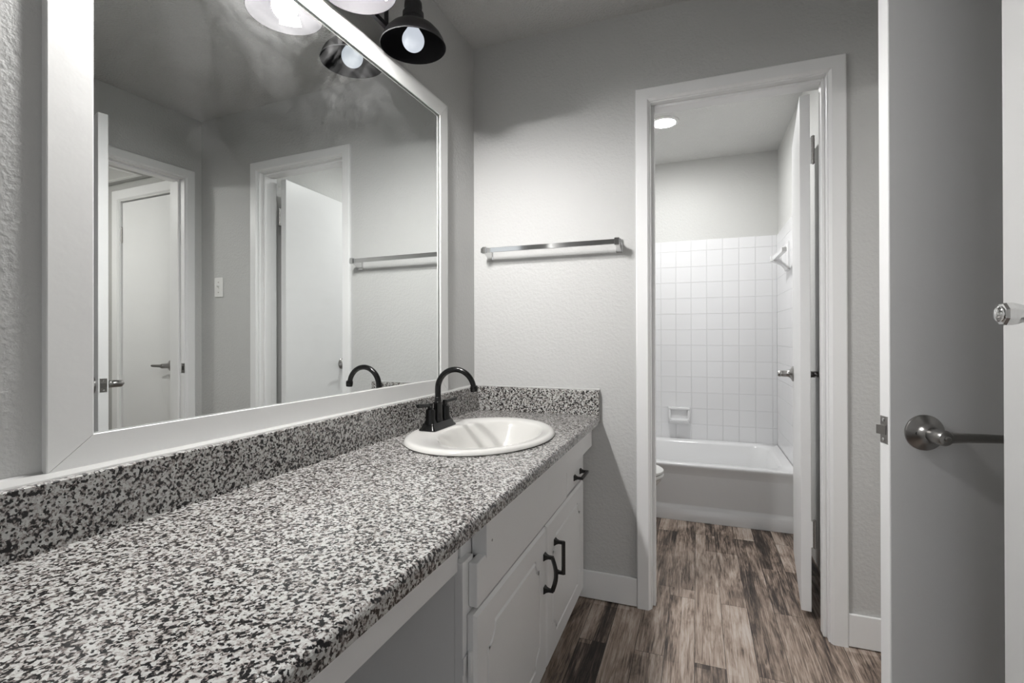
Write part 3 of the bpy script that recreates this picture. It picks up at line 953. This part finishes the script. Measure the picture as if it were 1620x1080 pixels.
# apron profile swept along x
ap = [(0.0, 0.0), (0.0, 0.066), (0.004, 0.073), (0.016, 0.082), (0.020, 0.090), (0.022, 0.26), (0.012, 0.295), (0.004, 0.312), (0.0, 0.322), (0.001, 0.330), (0.006, 0.335), (0.014, TR), (0.05, TR), (0.05, 0.0)]
b.loops([[(x, -hy + d, z) for d, z in ap] for x in (-hx, hx)])
b.build('apron', M['tub'], bt, 50)
b = MB()
rings = [rr(hx, hy, 0.02, 0.02), rr(hx, hy, 0.02, TR - 0.012), rr(hx - 0.001, hy - 0.001, 0.02, TR - 0.004), rr(hx - 0.004, hy - 0.004, 0.02, TR + 0.0005), rr(hx - 0.055, hy - 0.06, 0.10, TR + 0.0005),
         rr(hx - 0.065, hy - 0.072, 0.10, TR - 0.004), rr(hx - 0.075, hy - 0.080, 0.11, TR - 0.016), rr(hx - 0.10, hy - 0.095, 0.12, 0.20), rr(hx - 0.13, hy - 0.115, 0.13, 0.10), rr(hx - 0.17, hy - 0.15, 0.13, 0.062), rr(hx - 0.25, hy - 0.22, 0.10, 0.055)]
rings = [[(x, max(y, -hy + 0.02), z) if z < TR - 0.003 and k < 3 else (x, y, z) for x, y, z in r] for k, r in enumerate(rings)]
rings[3] = [(x, max(y, -hy + 0.014), z) for x, y, z in rings[3]]
b.loops(rings, cap0=False)
b.build('basin', M['tub'], bt, 50)

# soap dish set in the tile
sd = empty('soap_dish', (0.822, BY - 0.009, 0.50))
tag(sd, 'white ceramic soap dish on the tile wall over the bathtub', 'soap dish')
b = MB()
b.box(-0.076, 0.076, -0.014, 0.0, -0.058, 0.070, 0.004)
b.box(-0.076, 0.076, -0.034, -0.010, 0.052, 0.070, 0.006)
b.box(-0.076, -0.058, -0.03, -0.010, -0.03, 0.055, 0.006)
b.box(0.058, 0.076, -0.03, -0.010, -0.03, 0.055, 0.006)
b.build('body', M['tub'], sd, 40)
b = MB()
rings = []
for yy, hw, z0, z1 in ((-0.010, 0.070, -0.045, -0.012), (-0.04, 0.068, -0.040, -0.014), (-0.058, 0.060, -0.030, -0.016), (-0.064, 0.050, -0.024, -0.018)):
    rings.append([(-hw, yy, z0), (hw, yy, z0), (hw, yy, z1), (-hw, yy, z1)])
b.loops(rings)
b.build('tray', M['tub'], sd)

# ceramic towel post on the right tub wall
tp = empty('ceramic_towel_post', (BXR - 0.009, 3.42, 1.60))
tp.scale = (1.22, 1.22, 1.22)
tag(tp, 'white ceramic towel bar post on the right tile wall over the bathtub', 'towel bar')
b = MB()
rings = []
for xx, hy_, z0, z1 in ((0.0, 0.052, -0.085, 0.055), (-0.008, 0.050, -0.083, 0.053), (-0.014, 0.036, -0.072, 0.040), (-0.03, 0.024, -0.055, 0.012), (-0.06, 0.019, -0.042, -0.004), (-0.078, 0.016, -0.036, -0.010)):
    rings.append([(xx, -hy_, z0), (xx, hy_, z0), (xx, hy_, z1), (xx, -hy_, z1)])
b.loops(rings)
b.build('post', M['tub'], tp)
b = MB(); b.box(-0.070, -0.050, -0.30, 0.012, -0.034, -0.014, 0.002); b.build('bar', M['tub'], tp)

# ------------------------------------------------------------------ toilet (only the front of its bowl shows)
tl = empty('toilet', (0.45, 2.60, 0))
tag(tl, 'white toilet beside the bathtub, mostly hidden by the doorway', 'toilet')
def egg(cx, lx0, lx1, w, z, n=48):
    pts = []
    for i in range(n):
        a = 2 * pi * i / n
        c, s = math.cos(a), math.sin(a)
        pts.append((cx + (lx1 if c > 0 else lx0) * c, w * s, z))
    return pts
b = MB()
b.loops([egg(-0.02, 0.20, 0.17, 0.105, 0.0), egg(-0.02, 0.20, 0.17, 0.105, 0.03), egg(-0.02, 0.19, 0.16, 0.10, 0.12), egg(0.0, 0.2, 0.20, 0.125, 0.22), egg(0.02, 0.22, 0.265, 0.16, 0.32), egg(0.03, 0.23, 0.295, 0.178, 0.365), egg(0.03, 0.23, 0.300, 0.18, 0.380),
         egg(0.03, 0.20, 0.26, 0.145, 0.380), egg(0.03, 0.16, 0.20, 0.11, 0.28), egg(0.0, 0.08, 0.10, 0.06, 0.2)])
b.build('bowl', M['porc'], tl, 50)
b = MB()
b.loops([egg(0.03, 0.24, 0.306, 0.184, 0.384), egg(0.03, 0.24, 0.309, 0.187, 0.388), egg(0.03, 0.24, 0.309, 0.187, 0.398), egg(0.03, 0.24, 0.305, 0.183, 0.402)])
b.build('seat', M['plate'], tl, 50)
b = MB()
b.loops([egg(0.03, 0.24, 0.305, 0.183, 0.405), egg(0.03, 0.24, 0.309, 0.187, 0.409), egg(0.03, 0.24, 0.308, 0.186, 0.418), egg(0.03, 0.235, 0.298, 0.176, 0.424), egg(0.03, 0.10, 0.12, 0.07, 0.428)])
b.build('lid', M['plate'], tl, 50)
b = MB(); b.box(-0.50, -0.30, -0.22, 0.22, 0.37, 0.72, 0.02, 4); b.box(-0.32, -0.15, -0.10, 0.10, 0.20, 0.385, 0.02, 3); b.build('tank', M['porc'], tl, 50)
b = MB(); b.box(-0.506, -0.29, -0.228, 0.228, 0.722, 0.755, 0.01, 3); b.build('tank_lid', M['porc'], tl, 50)

# ------------------------------------------------------------------ recessed ceiling light in the bathroom
rl = empty('recessed_light', (0.765, 3.125, BH))
tag(rl, 'round recessed ceiling light glowing in the bathroom', 'ceiling light')
b = MB(); b.lathe([(0.062, -0.001), (0.066, -0.010), (0.085, -0.007), (0.088, 0.0)], n=48, cap0=False, cap1=False); b.build('trim_ring', M['plate'], rl, 40)
b = MB(); b.lathe([(0.0005, -0.0135), (0.030, -0.012), (0.063, -0.006), (0.063, -0.001)], n=48); b.build('lens', M['recess'], rl, 40)

# unseen fill lamp added under the hall ceiling to brighten the right doorway
hl = empty('hall_fill_lamp', (2.75, 1.15, HCZ))
tag(hl, 'added round fill lamp on the low hall ceiling, out of view', 'ceiling light')
b = MB(); b.lathe([(0.13, 0.0), (0.13, -0.018), (0.12, -0.022)], n=40); b.build('base', M['plate'], hl, 40)
b = MB(); b.lathe([(0.12, -0.02), (0.112, -0.045), (0.085, -0.068), (0.045, -0.08), (0.0005, -0.084)], n=40); b.build('globe', M['hallfill'], hl, 60)
